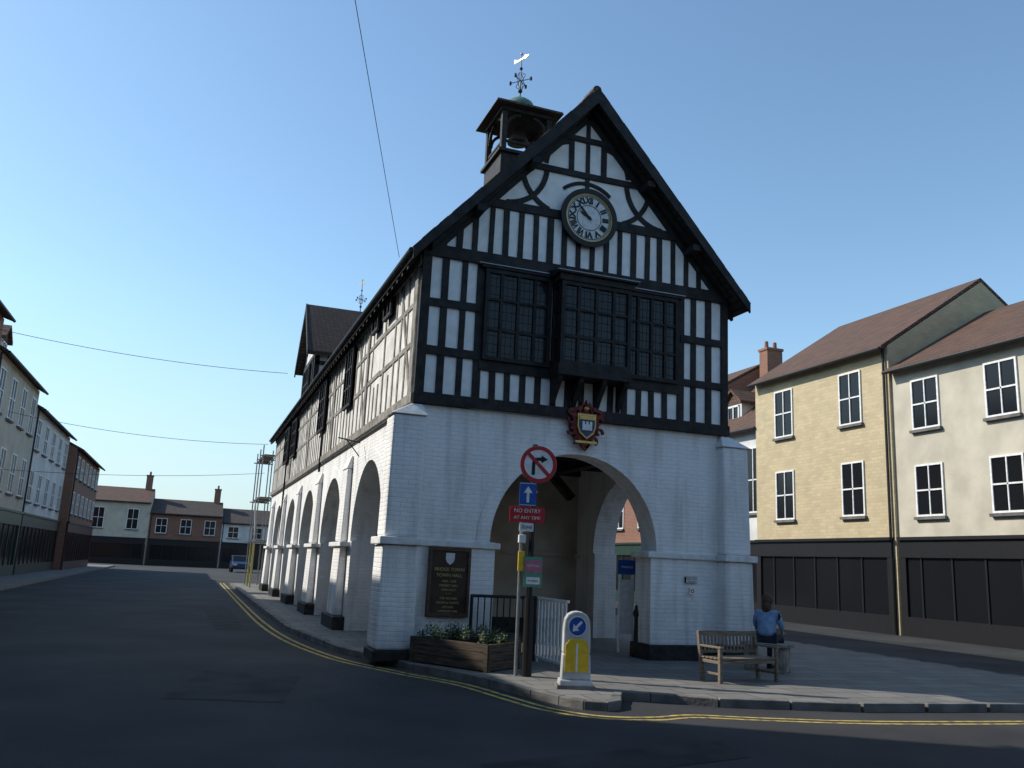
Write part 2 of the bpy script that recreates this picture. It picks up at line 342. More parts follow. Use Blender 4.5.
# roof -----------------------------------------------------------
m=MB()
T=.18; E=.26; YF=-.38
zt=lambda x: 7.08+SL*(CX-abs(x-CX))
for s in (-1,1):
    xe=CX+s*(CX+E)
    m.poly8([(CX,YF,zt(CX)-T),(xe,YF,zt(xe)-T),(xe,L+.3,zt(xe)-T),(CX,L+.3,zt(CX)-T),(CX,YF,zt(CX)),(xe,YF,zt(xe)),(xe,L+.3,zt(xe)),(CX,L+.3,zt(CX))])
for s in (-1,1):
    n=46
    for i in range(n):
        t=(i+.5)/n; x=CX+s*(CX+E)*t; h=jt(.008); dx=.07
        m.poly8([(x-dx,YF-.04+jt(.012),zt(x-dx)+.002),(x+dx,YF-.04+jt(.012),zt(x+dx)+.002),(x+dx,YF+.1,zt(x+dx)+.002),(x-dx,YF+.1,zt(x-dx)+.002),
                 (x-dx,YF-.04,zt(x-dx)+.024+h),(x+dx,YF-.04,zt(x+dx)+.024+h),(x+dx,YF+.1,zt(x+dx)+.024+h),(x-dx,YF+.1,zt(x-dx)+.024+h)])
m.obj('roof_slopes',ROOF,HALL)
m=MB(); 
for i in range(60): m.cyl((CX,YF+.02+i*.46,zt(CX)+.0),(CX,YF+.02+i*.46+.44,zt(CX)+.012),.09,.095,10)
m.obj('ridge_tiles',ROOF,HALL)
m=MB()
for s in (-1,1):
    xe=CX+s*(CX+E+.02)
    m.prism([(xe,zt(xe)-.20),(CX,zt(CX)-.31),(CX,zt(CX)-.004),(xe,zt(xe)-.004)],FR,YF-.05,YF-.003)
    xi=CX+s*(CX-.1)
    m.prism([(xi,ztop(xi)-.12),(CX,ztop(CX)-.14),(CX,ztop(CX)-.004),(xi,ztop(xi)-.004)],FR,-.2,-.06)
for x in (.9,1.9,W-1.9,W-.9): m.box(x-.08,x+.08,YF,-.0,ztop(x)-.22,ztop(x)-.1)
m.obj('bargeboards',TIMBER,HALL)
m=MB()
y=.1
while y<L:
    for s in (0,1):
        xe=-E+.02 if s==0 else W+E-.02
        x0=0 if s==0 else W
        m.prism([(xe,zt(xe)-T-.09),(xe,zt(xe)-T-.004),(x0,zt(x0)-T-.004),(x0,zt(x0)-T-.09)],FR,y,y+.09)
    y+=.42
m.obj('rafter_ends',TIMBER,HALL)
m=MB()
m.cyl((-E-.05,YF,6.72),(-E-.05,L,6.72),.045,.045,8); m.cyl((-.06,10.95,6.6),(-.06,10.95,3.9),.035,.035,8); m.cyl((-.1,20.6,6.6),(-.1,20.6,.3),.035,.035,8)
m.obj('gutter',IRON,HALL)
# cross gable on left flank ------------------------------------
GY=18.6; GH=2.0; GA=11.0; GE=8.85; GX=-.08
m=MB(); m.prism([(GY-GH+.25,6.75),(GY+GH-.25,6.75),(GY+GH-.25,GE+.05),(GY,GA-.2),(GY-GH+.25,GE+.05)],LS,GX+.3,2.6); m.obj('cross_gable_wall',PLASTER_OLD,HALL)
m=MB()
for s in (-1,1):
    ye=GY+s*GH; ze=GE-.1
    m.poly8([(GX,GY,GA-.16),(GX,ye,ze-.16),(3.1,ye,ze-.16),(3.1,GY,GA-.16),(GX,GY,GA),(GX,ye,ze),(3.1,ye,ze),(3.1,GY,GA)])
m.obj('cross_gable_roof',ROOF,HALL)
m=MB()
for s in (-1,1):
    m.prism([(GY+s*(GH+.02),GE-.36),(GY,GA-.28),(GY,GA+.02),(GY+s*(GH+.02),GE-.08)],LS,GX-.05,GX-.002)
for i in range(8):
    y=GY-1.75+i*.5; z1=GE-.1
    m.prism([(y-.06,6.75),(y+.06,6.75),(y+.06,z1),(y-.06,z1)],LS,GX+.26,GX+.31)
m.prism([(GY-1.75,8.6),(GY+1.75,8.6),(GY+1.75,8.75),(GY-1.75,8.75)],LS,GX+.25,GX+.31); m.prism([(GY-1.75,6.9),(GY+1.75,6.9),(GY+1.75,7.05),(GY-1.75,7.05)],LS,GX+.25,GX+.31)
for x in (.3,.7,1.1): m.box(x-.06,x+.06,GY-GH+.2,GY-GH+.3,6.9,8.8)
m.box(.22,2.4,GY-GH+.2,GY-GH+.3,8.3,8.45)
m.obj('cross_gable_timbers',TIMBER,HALL)
fr=MB(); gl=MB(); window(fr,gl,GY-.8,GY+.8,7.2,8.5,GX+.24,3,2,fn=LS); fr.obj('cross_gable_window_frame',TIMBER,HALL); gl.obj('cross_gable_window_glass',GLASS,HALL)
def vane(name,x,y,z0,h,parent,big=1):
    v=MB(); v.cyl((x,y,z0),(x,y,z0+h),.020*big,.009*big,8)
    v.sphere((x,y,z0+h*.15),.055*big); v.sphere((x,y,z0+h*.66),.04*big)
    zc=z0+h*.38
    for a in range(4):
        dx,dy=cos(a*pi/2+.75),sin(a*pi/2+.75); r=.27*big
        v.cyl((x,y,zc),(x+dx*r,y+dy*r,zc),.010*big,.010*big,6)
        for sg in (1,-1):   # scrolls above and below each arm
            pts=[(x+dx*(.03+.10*(k/8))*big+dx*.05*big*sin(k*pi/5),y+dy*(.03+.10*(k/8))*big+dy*.05*big*sin(k*pi/5),zc+sg*(.20-.19*k/8)*big) for k in range(9)]
            for p,q in zip(pts,pts[1:]): v.cyl(p,q,.008*big,.008*big,5)
        v.box(x+dx*r-.022*big,x+dx*r+.022*big,y+dy*r-.022*big,y+dy*r+.022*big,zc-.04*big,zc+.04*big)
    v.obj(name+'_ironwork',IRON,parent)
    g=MB(); zc=z0+h*.88
    fn=lambda u,w,d:(x+u*.35+d*.93,y-u*.93+d*.35,w)
    g.prism([(-.26*big,zc-.015),(.12*big,zc-.015),(.12*big,zc-.05*big),(.27*big,zc+.005),(.12*big,zc+.06*big),(.12*big,zc+.02),(-.12*big,zc+.02),(-.26*big,zc+.09*big)],fn,-.006,.006)
    g.sphere((x,y,z0+h),.03*big); g.obj(name+'_arrow',GOLD,parent)
vane('gable_vane',1.95,GY,GA,1.3,HALL,.9)
# bell cupola -----------------------------------------------------------
CY=4.15
m=MB(); m.box(CX-.62,CX+.62,CY-.62,CY+.62,9.8,10.95); m.box(CX-.70,CX+.70,CY-.70,CY+.70,10.95,11.03)
hw=.56; zt0,zt1=11.03,12.02
for sx in (-1,1):
    for sy in (-1,1): m.box(CX+sx*hw-.065,CX+sx*hw+.065,CY+sy*hw-.065,CY+sy*hw+.065,zt0,zt1)
def barc(fn):
    for s in (-1,1):
        m.curve([(s*(hw-.06)-s*(.34*(1-cos(t*pi/16))),zt1-.42+.38*sin(t*pi/16)) for t in range(9)],.07,fn,-.035,.035)
for sy in (-1,1): barc(lambda u,v,d,sy=sy:(CX+u,CY+sy*hw+d,v))
for sx in (-1,1): barc(lambda u,v,d,sx=sx:(CX+sx*hw+d,CY+u,v))
for sy in (-1,1): m.box(CX-.5,CX+.5,CY+sy*hw-.03,CY+sy*hw+.03,zt0+.22,zt0+.28)
for sx in (-1,1): m.box(CX+sx*hw-.03,CX+sx*hw+.03,CY-.5,CY+.5,zt0+.22,zt0+.28)
m.box(CX-.66,CX+.66,CY-.66,CY+.66,zt1,zt1+.14)
m.obj('cupola_frame',TIMBER,HALL,bevel=.008)
m=MB()
prof=[(.84,zt1+.10),(.82,zt1+.16),(.62,zt1+.25),(.40,zt1+.42)]
for (r0,z0),(r1,z1) in zip(prof,prof[1:]): frustum(m,(CX-r0,CX+r0,CY-r0,CY+r0),(CX-r1,CX+r1,CY-r1,CY+r1),z0,z1)
m.obj('cupola_roof',ROOF,HALL)
m=MB(); m.lathe([(.38,0),(.39,.07),(.33,.2),(.2,.3),(.07,.36),(.03,.42)],(CX,CY,zt1+.40),20); m.obj('cupola_dome',COPPER,HALL,smooth=True)
m=MB(); m.lathe([(.26,0),(.25,.06),(.18,.2),(.15,.3),(.05,.36)],(CX,CY,zt1-.45),16); m.cyl((CX,CY,zt1-.1),(CX,CY,zt1+.1),.02); m.obj('cupola_bell',noise_mat('bronze',(.03,.028,.02),(.06,.05,.03),5,.6,metal=.5),HALL,smooth=True)
vane('cupola_vane',CX,CY,zt1+.78,1.2,HALL,1.05)
# clock -----------------------------------------------------------
CKX,CKZ=3.11,8.03; CR=.55
CK=empty('clock',(CKX,-.05,CKZ)); CK.parent=HALL
def disc(mb,r,y0,y1,ri=0,n=64):
    for i in range(n):
        a0=2*pi*i/n;a1=2*pi*(i+1)/n
        pts=[(ri*cos(a0),ri*sin(a0)),(r*cos(a0),r*sin(a0)),(r*cos(a1),r*sin(a1)),(ri*cos(a1),ri*sin(a1))] if ri else [(0,0),(r*cos(a0),r*sin(a0)),(r*cos(a1),r*sin(a1))]
        mb.prism(pts,FR,y0,y1)
m=MB(); m.cyl((0,.04,0),(0,-.05,0),CR-.01,CR-.01,64); m.obj('clock_back',IRON,CK)
m=MB(); disc(m,CR+.03,-.09,-.04,CR-.07); m.obj('clock_rim',IRON,CK)
m=MB(); disc(m,CR-.072,-.078,-.052,CR-.088); m.obj('clock_gold_ring',GOLD,CK)
m=MB(); m.cyl((0,-.04,0),(0,-.06,0),CR-.1,CR-.1,64); m.obj('clock_dial',DIAL,CK)
m=MB(); disc(m,.255,-.066,-.058,.243); disc(m,.435,-.066,-.058,.425)
for i in range(60):
    a=2*pi*i/60; s_,c_=sin(a),cos(a); w=.004
    m.prism([(.40*s_-w*c_,.40*c_+w*s_),(.40*s_+w*c_,.40*c_-w*s_),(.43*s_+w*c_,.43*c_-w*s_),(.43*s_-w*c_,.43*c_+w*s_)],FR,-.064,-.057)
m.obj('clock_minute_track',IRON,CK)
for i,t in enumerate(['XII','I','II','III','IIII','V','VI','VII','VIII','IX','X','XI']):
    a=2*pi*i/12; o=text('clock_numeral_'+t,t,.165,IRON,CK,(.335*sin(a),-.067,.335*cos(a)),(pi/2,a,0),sx=.72 if len(t)>2 else 1.05); o.data.offset=.008
m=MB()
for ang,l,w in ((radians(318),.36,.018),(radians(300),.24,.026)):
    s_,c_=sin(ang),cos(ang); m.prism([(-.06*s_-w*.6*c_,-.06*c_+w*.6*s_),(-.06*s_+w*.6*c_,-.06*c_-w*.6*s_),(l*.6*s_+w*c_,l*.6*c_-w*s_),(l*s_,l*c_),(l*.6*s_-w*c_,l*.6*c_+w*s_)],FR,-.082 if l>.3 else -.076,-.072)
m.cyl((0,-.06,0),(0,-.09,0),.03,.03,16); m.obj('clock_hands',IRON,CK)
# crest -----------------------------------------------------------
CRS=empty('coat_of_arms_plaque',(3.17,-.09,4.05)); CRS.scale=(1.06,1,1.06)
m=MB(); m.cyl((0,.12,0),(0,.0,0),.27,.25,28)
for i in range(10):
    a=2*pi*i/10+.3; pts=[(.27*cos(a)+.075*cos(a+t*.62)*(1-t*.07),.30*sin(a)+.075*sin(a+t*.62)*(1-t*.07)) for t in range(9)]
    m.curve(pts,.035,FR,-.02,.05)
for s in (-1,1):
    m.curve([(s*(.12+.2*sin(t*pi/8)),.30-.16*(t/8)) for t in range(9)],.06,FR,-.03,.04)
m.prism([(-.12,.27),(.12,.27),(.15,.34),(.10,.33),(.07,.42),(.03,.34),(0,.45),(-.03,.34),(-.07,.42),(-.10,.33),(-.15,.34)],FR,-.02,.05)
m.prism([(-.1,-.28),(.1,-.28),(.05,-.38),(0,-.43),(-.05,-.38)],FR,-.02,.05)
m.obj('red_scrollwork',CRESTRED,CRS,bevel=.006)
m=MB(); sh=[(-.17,.2),(.17,.2),(.17,-.02),(.13,-.13),(0,-.23),(-.13,-.13),(-.17,-.02)]
m.prism(sh,FR,-.05,0); m.obj('shield_border',GOLD,CRS)
m=MB(); m.prism([(u*.85,v*.85) for u,v in sh],FR,-.058,-.04); m.obj('shield_field',plain('shield_blue',(.04,.07,.15)),CRS)
m=MB(); m.box(-.09,.09,-.068,-.05,-.08,.02); 
for x in (-.07,0,.07): m.box(x-.022,x+.022,-.068,-.05,.02,.07)
m.obj('shield_castle',WHITEP,CRS)
m=MB(); m.box(-.142,.142,-.066,-.05,.10,.165); m.sphere((0,-.02,.30),.04,(1.3,.6,.8)); m.box(-.2,.2,-.04,-.01,-.30,-.26); m.obj('gilt_details',GOLD,CRS)

# info board on left pier -----------------------------------------
IB=empty('information_board',(.80,-.0,1.22))
m=MB(); m.box(-.33,.33,-.02,.04,-.52,.52); m.obj('board_panel',noise_mat('dark_brown_board',(.028,.018,.013),(.055,.036,.024),4,.5),IB)
m=MB()
for a in ((-.36,.36,-.56,-.50),(-.36,.36,.50,.56)): m.box(a[0],a[1],-.045,.04,a[2],a[3])
for a in (-.36,.31): m.box(a,a+.05,-.045,.04,-.50,.50)
m.obj('board_frame',noise_mat('brown_frame',(.06,.035,.022),(.12,.07,.042),6,.5,stretch=(1,1,8)),IB,bevel=.006)
yy=.20
for t,sz in (('BRIDGE TOWN',.075),('TOWN HALL',.075),('1650 - 1652',.05),('MARKET HALL',.05),('OPEN DAILY',.045),('* * *',.05),('THE ARCADE',.05),('SHOPS & CRAFTS',.05),('UPSTAIRS',.045),('ADMISSION FREE',.045)):
    text('board_text',t,sz,LETTER,IB,(0,-.026,yy)); yy-=sz+.02
m=MB(); m.prism([(u*.45,v*.45+.38) for u,v in sh],FR,-.03,-.02); m.obj('board_crest',DIAL,IB)
PQ=empty('wall_plaque',(5.42,.0,1.42)); m=MB(); m.box(-.12,.12,-.01,.04,-.055,.055); m.obj('plate',IRON,PQ,bevel=.004); m=MB(); m.box(-.11,.11,-.014,-.008,-.045,.045); m.obj('plate_face',WHITEP,PQ); text('plate_text','HIGH STREET',.035,IRON,PQ,(0,-.016,.015)); text('plate_text2','TOWN HALL',.03,IRON,PQ,(0,-.016,-.025))
PQ=empty('notice_plaque',(5.44,.0,1.22)); m=MB(); m.box(-.05,.05,-.01,.04,-.06,.06); m.obj('plate',WHITEP,PQ); m=MB(); disc(m,.035,-.014,-.008,.020,20); m.obj('red_ring',REDP,PQ)
NB=empty('blue_notice_sign',(4.64,1.3,0)); m=MB(); m.cyl((0,.03,0),(0,.03,1.75),.03,.03,10); m.cyl((.28,.03,0),(.28,.03,1.75),.03,.03,10); m.obj('posts',WHITEP,NB)
m=MB(); m.box(-.05,.33,-.0,.02,1.46,1.74); m.obj('panel',BLUEP,NB,bevel=.004); text('panel_text','PARKING',.06,WHITEP,NB,(.14,-.004,1.6)); m=MB(); m.box(.02,.26,0,.02,.35,1.36); m.obj('notice',WHITEP,NB)
BB=empty('iron_bollard',(4.62,.55,0)); m=MB(); m.lathe([(.10,0),(.10,.1),(.075,.14),(.06,.7),(.085,.74),(.085,.79),(.06,.83),(.05,.9),(.02,.93)],n=16); m.obj('shaft',IRON,BB,smooth=True)

# ------------------------------------------------------------------ ground
def sheet(name,pts,z,mat,th=None):
    m=MB()
    if th: m.prism(pts,lambda u,v,d:(u,v,d),z-th,z)
    else: m.bm.faces.new([m.bm.verts.new((x,y,z)) for x,y in pts])
    return m.obj(name,mat)
ZR=-.10
sheet('road',[(-300,-300),(300,-300),(300,500),(-300,500)],ZR,ASPH)
edge=[(-1.12,34),(-1.12,16),(-1.08,6),(-.62,1.7),(.1,-.75),(.45,-1.5),(.76,-2.4),(.98,-3.4),(1.13,-3.95),(1.3,-4.3),(1.55,-4.44),(1.8,-4.3),(1.98,-3.95),(2.15,-3.65),(2.5,-3.75),(3.2,-4.25),(5,-4.75),(9,-5.0),(11,-4.4),(11,34)]
def inset(pts,d):
    out=[]
    for i,p in enumerate(pts):
        a=Vector(pts[max(i-1,0)]);b=Vector(pts[min(i+1,len(pts)-1)]);t=(b-a).normalized(); n=Vector((-t.y,t.x)); out.append((p[0]+n.x*d,p[1]+n.y*d))
    return out
ins=inset(edge,.13)
m=MB()
for i in range(len(edge)-1):
    a,b,c,d=edge[i],edge[i+1],ins[i+1],ins[i]
    n=max(1,int((Vector(a)-Vector(b)).length/.9))
    for k in range(min(n,70)):
        def lp(p,q,t): return (p[0]+(q[0]-p[0])*t,p[1]+(q[1]-p[1])*t)
        t0=k/n+ (.006 if n<20 else .003); t1=(k+1)/n-(.006 if n<20 else .003)
        m.prism([lp(a,b,t0),lp(a,b,t1),lp(d,c,t1),lp(d,c,t0)],lambda u,v,dd:(u,v,dd),-.2,.006+jt(.004))
m.obj('kerb',KERB,bevel=.012)
sheet('pavement',ins,0,PAVE,.2)
yl=[(-1.36,36),(-1.39,17),(-1.32,6.3),(-.85,1.37),(-.12,-.86),(.22,-1.55),(.54,-2.3),(.78,-3.5),(.95,-4.2),(1.32,-4.72),(1.9,-4.85),(2.5,-4.75),(3.4,-5.05),(5,-5.4),(9,-5.7)]
def ribbon(name,pts,w,z,mat):
    P=[Vector(p) for p in pts]; S=[]
    for i in range(len(P)-1):
        p0,p1,p2,p3=P[max(i-1,0)],P[i],P[i+1],P[min(i+2,len(P)-1)]
        for k in range(6):
            t=k/6; S.append(.5*((2*p1)+(p2-p0)*t+(2*p0-5*p1+4*p2-p3)*t*t+(3*p1-p0-3*p2+p3)*t**3))
    S.append(P[-1]); m=MB(); prev=None
    for i,p in enumerate(S):
        t=(S[min(i+1,len(S)-1)]-S[max(i-1,0)]).normalized(); n=Vector((-t.y,t.x))*w/2
        cur=(m.bm.verts.new((p.x+n.x,p.y+n.y,z)),m.bm.verts.new((p.x-n.x,p.y-n.y,z)))
        if prev: m.bm.faces.new((prev[0],prev[1],cur[1],cur[0]))
        prev=cur
    m.obj(name,mat)
ribbon('yellow_line_marking',yl,.07,ZR+.004,LINE)
ribbon('yellow_line_marking',inset(yl,-.17),.07,ZR+.004,LINE)
sheet('pavement',[(-12,-40),(-9.2,-40),(-9.2,70),(-12,70)],0,PAVE,.2)
PATCH=noise_mat('asphalt_patch',(.020,.020,.022),(.042,.042,.044),2,.9,.8,120)
sheet('road_patch',[(-3.4,-3.2),(-2.1,-3.6),(-1.6,-1.2),(-2.9,-.8)],ZR+.004,PATCH)
sheet('road_patch',[(-2.6,6),(-1.9,6),(-2.0,14),(-2.7,14)],ZR+.004,PATCH)
sheet('road_patch',[(-.9,-7.6),(1.8,-6.9),(1.9,-6.2),(-.8,-6.8)],ZR+.004,PATCH)

# ------------------------------------------------------------------ street furniture
SP=empty('traffic_sign',(1.40,-2.18,0),radians(-12))
m=MB(); m.cyl((0,.06,0),(0,.06,3.32),.042,.042,14); m.cyl((0,.06,0),(0,.06,1.1),.075,.07,14); m.obj('post',IRON,SP,smooth=False)
m=MB(); m.cyl((-.15,.10,0),(-.15,.10,2.35),.026,.026,12); m.obj('rear_post',GREYM,SP)
CXs=.05; CZ_=3.02
def rdisc(name,r,y0,y1,mat,ri=0,cx=CXs,cz=CZ_):
    m=MB()
    if ri: 
        disc(m,r,y0,y1,ri,48); m.obj(name,mat,SP,loc=(cx,0,cz))
    else: m.cyl((cx,y1,cz),(cx,y0,cz),r,r,48); m.obj(name,mat,SP)
rdisc('sign_back',.278,-.004,.012,GREYM); rdisc('sign_face',.274,-.008,.0,WHITEP); rdisc('red_ring',.274,-.012,-.004,REDP,.217)
m=MB()
def F2(u,v,d): return (CXs+u,d,CZ_+v)
m.prism([(-.10,-.16),(-.05,-.16),(-.05,.02),(-.10,.02)],F2,-.012,-.004); m.curve([(-.075,.0),(-.068,.04),(-.04,.07),(0,.078),(.06,.078)],.05,F2,-.012,-.004)
m.prism([(.04,.02),(.14,.078),(.04,.136)],F2,-.012,-.004); m.obj('arrow',IRON,SP)
m=MB(); m.beam((-.16,.16),(.16,-.16),.05,F2,-.016,-.006); m.obj('red_bar',REDP,SP)
SX=-.09
m=MB(); m.box(SX-.125,SX+.125,-.006,.012,2.40,2.74); m.obj('oneway_panel',BLUEP,SP,bevel=.004)
m=MB(); m.prism([(SX-.02,2.45),(SX+.02,2.45),(SX+.02,2.59),(SX+.065,2.59),(SX,2.69),(SX-.065,2.59),(SX-.02,2.59)],FR,-.01,-.004)
for a in ((SX-.117,SX+.117,2.408,2.416),(SX-.117,SX+.117,2.724,2.732)): m.box(a[0],a[1],-.01,-.004,a[2],a[3])
m.obj('oneway_arrow',WHITEP,SP)
m=MB(); m.box(SX-.26,SX+.26,-.006,.012,2.16,2.385); m.obj('red_plate',REDP,SP,bevel=.004)
text('plate_line1','NO ENTRY',.08,WHITEP,SP,(SX,-.009,2.325)); text('plate_line2','AT ANY TIME',.066,WHITEP,SP,(SX,-.009,2.225))
m=MB(); m.box(SX-.11,SX+.10,-.006,.012,2.03,2.15); m.obj('white_plate',WHITEP,SP,bevel=.003); text('white_plate_text','ZONE',.06,IRON,SP,(SX,-.009,2.09))
m=MB(); m.box(-.20,-.10,-.03,.08,1.86,1.98); m.obj('grey_box',WHITEP,SP,bevel=.01)
m=MB(); m.box(-.19,-.10,.02,.07,1.46,1.74); m.obj('yellow_label',YELP,SP,bevel=.004)
m=MB(); m.box(-.10,.16,-.004,.01,1.24,1.67); m.obj('poster_board',plain('poster_green',(.10,.30,.20)),SP)
m=MB(); m.box(-.09,.15,-.008,-.003,1.44,1.62); m.obj('poster_pink',plain('poster_pink',(.45,.15,.22)),SP); m=MB(); m.box(-.07,.13,-.008,-.003,1.28,1.38); m.obj('poster_white',WHITEP,SP); text('poster_text','FESTIVAL',.045,WHITEP,SP,(.03,-.010,1.54)); text('poster_text2','this weekend',.028,IRON,SP,(.03,-.010,1.33))
m=MB(); 
for z in (2.9,2.6,2.3,1.6,3.15): m.box(-.06,.06,.012,.11,z,z+.03)
m.obj('brackets',GREYM,SP)
KB=empty('traffic_bollard',(1.66,-3.25,0),radians(-18)); KB.scale=(.9,.9,.95)
m=MB()
def tap(mb,w0,d0,w1,d1,z0,z1): frustum(mb,(-w0,w0,-d0,d0),(-w1,w1,-d1,d1),z0,z1)
tap(m,.25,.17,.24,.16,0,.12); tap(m,.215,.135,.20,.125,.12,.46); 
m.prism([(-.20,.46),(.20,.46),(.195,.80),(.18,.92),(.14,.985),(.07,1.02),(0,1.03),(-.07,1.02),(-.14,.985),(-.18,.92),(-.195,.80)],FR,-.12,.12)
m.obj('shell',noise_mat('bollard_white',(.38,.39,.38),(.60,.61,.60),3,.45,.1),KB,bevel=.02)
m=MB(); m.prism([(-.175,.22),(.175,.22),(.168,.58),(.10,.66),(-.10,.66),(-.168,.58)],FR,-.137,-.10); m.prism([(-.175,.22),(.175,.22),(.168,.58),(-.168,.58)],FR,.10,.137); m.obj('yellow_panels',YELP,KB,bevel=.006)
m=MB(); m.box(-.015,.015,-.142,-.13,.22,.6); m.obj('panel_gap',WHITEP,KB)
m=MB(); m.cyl((0,-.115,.83),(0,-.127,.83),.135,.135,36); m.obj('blue_disc',BLUEP,KB)
m=MB(); 
def rot(p,a=radians(225)): return (p[0]*cos(a)-p[1]*sin(a),.83+p[0]*sin(a)+p[1]*cos(a))
m.prism([rot(p) for p in ((-.09,-.018),(.02,-.018),(.02,-.06),(.10,0),(.02,.06),(.02,.018),(-.09,.018))],FR,-.133,-.12); m.obj('white_arrow',WHITEP,KB)
m=MB(); disc(m,.137,-.130,-.118,.125,36); m.obj('disc_border',WHITEP,KB,loc=(0,0,.83))
m=MB(); tap(m,.28,.2,.27,.19,0,.05); m.obj('base_plate',KERB,KB)
def railing(name,p,q,h,mat,mat2=None,ns=8):
    e=empty(name); p=Vector(p+(0,));q=Vector(q+(0,)); a=MB(); b=MB(); z=Vector((0,0,1))
    a.cyl(p+z*h,q+z*h,.025,.025,10); a.cyl(p+z*.12,q+z*.12,.016,.016,8)
    for t in (0,1): P=p.lerp(q,t); a.cyl(P,P+z*(h+.02),.028,.028,10)
    for i in range(1,ns): P=p.lerp(q,i/ns); b.cyl(P+z*.12,P+z*h,.011,.011,6)
    a.obj('rails',mat,e); b.obj('balusters',mat2 or mat,e)
railing('iron_railing',(1.15,-.22),(2.27,-.22),1.02,IRON,ns=10)
e=empty('white_guard_railing'); a=MB()
P0=Vector((2.33,-.22,0)); P1=Vector((2.29,-1.45,0))
for i in range(9):
    P=P0.lerp(P1,i/8); a.box(P.x-.012,P.x+.012,P.y-.035,P.y+.035,.08 if 0<i<8 else 0,1.0)
a.box(2.29,2.335,-1.5,-.2,1.0,1.04); a.box(2.29,2.335,-1.5,-.2,.06,.10); a.obj('white_bars',WHITEP,e,bevel=.004)
# planter -------------------------------------------------------
PL=empty('wooden_planter'); pts=[(.12,-.42),(.95,-1.76),(1.66,-1.2),(1.34,-.42)]
PW=noise_mat('planter_wood',(.05,.038,.028),(.12,.09,.065),4,.85,.5,stretch=(1,1,9)); m=MB()
for i in range(4):
    a=Vector(pts[i]);b=Vector(pts[(i+1)%4]); t=(b-a).normalized(); n=Vector((-t.y,t.x))
    for k in range(3):
        j=jt(.006); z0=.02+k*.125
        m.prism([a+n*j,b+n*j,b+n*(.05+j),a+n*(.05+j)],lambda u,v,d:(u,v,d),z0,z0+.118)
    m.prism([a-n*.015,a+t*.07-n*.015,a+t*.07+n*.02,a+n*.02],lambda u,v,d:(u,v,d),.0,.39)
    m.prism([b-t*.07-n*.015,b-n*.015,b+n*.02,b-t*.07+n*.02],lambda u,v,d:(u,v,d),.0,.388)
m.obj('boards',PW,PL,bevel=.004)
SOILP=[(.2,-.46),(.95,-1.66),(1.58,-1.18),(1.3,-.46)]
m=MB(); m.prism(SOILP,lambda u,v,d:(u,v,d),.05,.33); m.obj('soil',noise_mat('soil',(.02,.015,.01),(.05,.035,.025),10,.95,.8),PL)
m=MB(); 
def inpoly(x,y,P):
    r=False
    for i in range(len(P)):
        (x1,y1),(x2,y2)=P[i],P[(i+1)%len(P)]
        if (y1>y)!=(y2>y) and x<(x2-x1)*(y-y1)/(y2-y1)+x1: r=not r
    return r
fl=MB(); clumps=[]
while len(clumps)<46:
    x,y=random.uniform(.1,1.7),random.uniform(-1.76,-.4)
    if inpoly(x,y,SOILP): clumps.append((x,y,random.uniform(.08,.28),random.uniform(.06,.13)))
for x,y,h,r in clumps:
    for k in range(60):
        d=Vector((random.gauss(0,1),random.gauss(0,1),abs(random.gauss(0,1)))).normalized()*r*random.uniform(.5,1.1)
        c=Vector((x,y,.33+h*.35))+Vector((d.x,d.y,d.z*h/r*.8))
        t=Vector((random.uniform(-1,1),random.uniform(-1,1),random.uniform(-.2,1))).normalized(); s=t.orthogonal().normalized()
        l=random.uniform(.02,.05); w=l*.3
        mm=fl if random.random()<.02 else m
        vs=[mm.bm.verts.new(c-t*l*.5),mm.bm.verts.new(c+s*w),mm.bm.verts.new(c+t*l*.6),mm.bm.verts.new(c-s*w)]; mm.bm.faces.new(vs)
m.obj('plants',noise_mat('planter_foliage',(.02,.04,.012),(.075,.11,.035),7,.6,0,lo=.3,hi=.7),PL); fl.obj('flowers',plain('violet_flowers',(.22,.08,.25)),PL)
# bench -------------------------------------------------------
BW=noise_mat('weathered_teak',(.13,.105,.08),(.27,.22,.165),5,.8,.4,stretch=(1,8,8))
BE=empty('park_bench',(4.10,-2.92,0),radians(9)); BE.scale=(.86,.86,.78)
m=MB(); BLn=1.36
for x in (0,BLn-.06):
    m.box(x,x+.06,0,.06,0,.62); m.poly8([(x,.44,0),(x+.06,.44,0),(x+.06,.50,0),(x,.50,0),(x,.54,.9),(x+.06,.54,.9),(x+.06,.60,.9),(x,.60,.9)])
    m.box(x-.01,x+.07,-.02,.54,.62,.655); m.box(x+.01,x+.05,.06,.46,.34,.40); m.box(x+.015,x+.045,.06,.46,.14,.18)
for k in range(5): m.box(0,BLn,k*.098,k*.098+.078,.42,.445)
m.box(.06,BLn-.06,.02,.05,.34,.415)
def bk(z): return .50+(z-.42)*.1
m.poly8([(0.06,bk(.82),.80),(BLn-.06,bk(.82),.80),(BLn-.06,bk(.82)+.04,.80),(.06,bk(.82)+.04,.80),(.06,bk(.9),.90),(BLn-.06,bk(.9),.90),(BLn-.06,bk(.9)+.04,.90),(.06,bk(.9)+.04,.90)])
m.box(.06,BLn-.06,bk(.5),bk(.5)+.04,.49,.54)
for i in range(14):
    x=.12+i*(BLn-.27)/13; m.poly8([(x,bk(.54),.54),(x+.04,bk(.54),.54),(x+.04,bk(.54)+.02,.54),(x,bk(.54)+.02,.54),(x,bk(.8),.80),(x+.04,bk(.8),.80),(x+.04,bk(.8)+.02,.80),(x,bk(.8)+.02,.80)])
m.obj('bench_frame',BW,BE,bevel=.005)
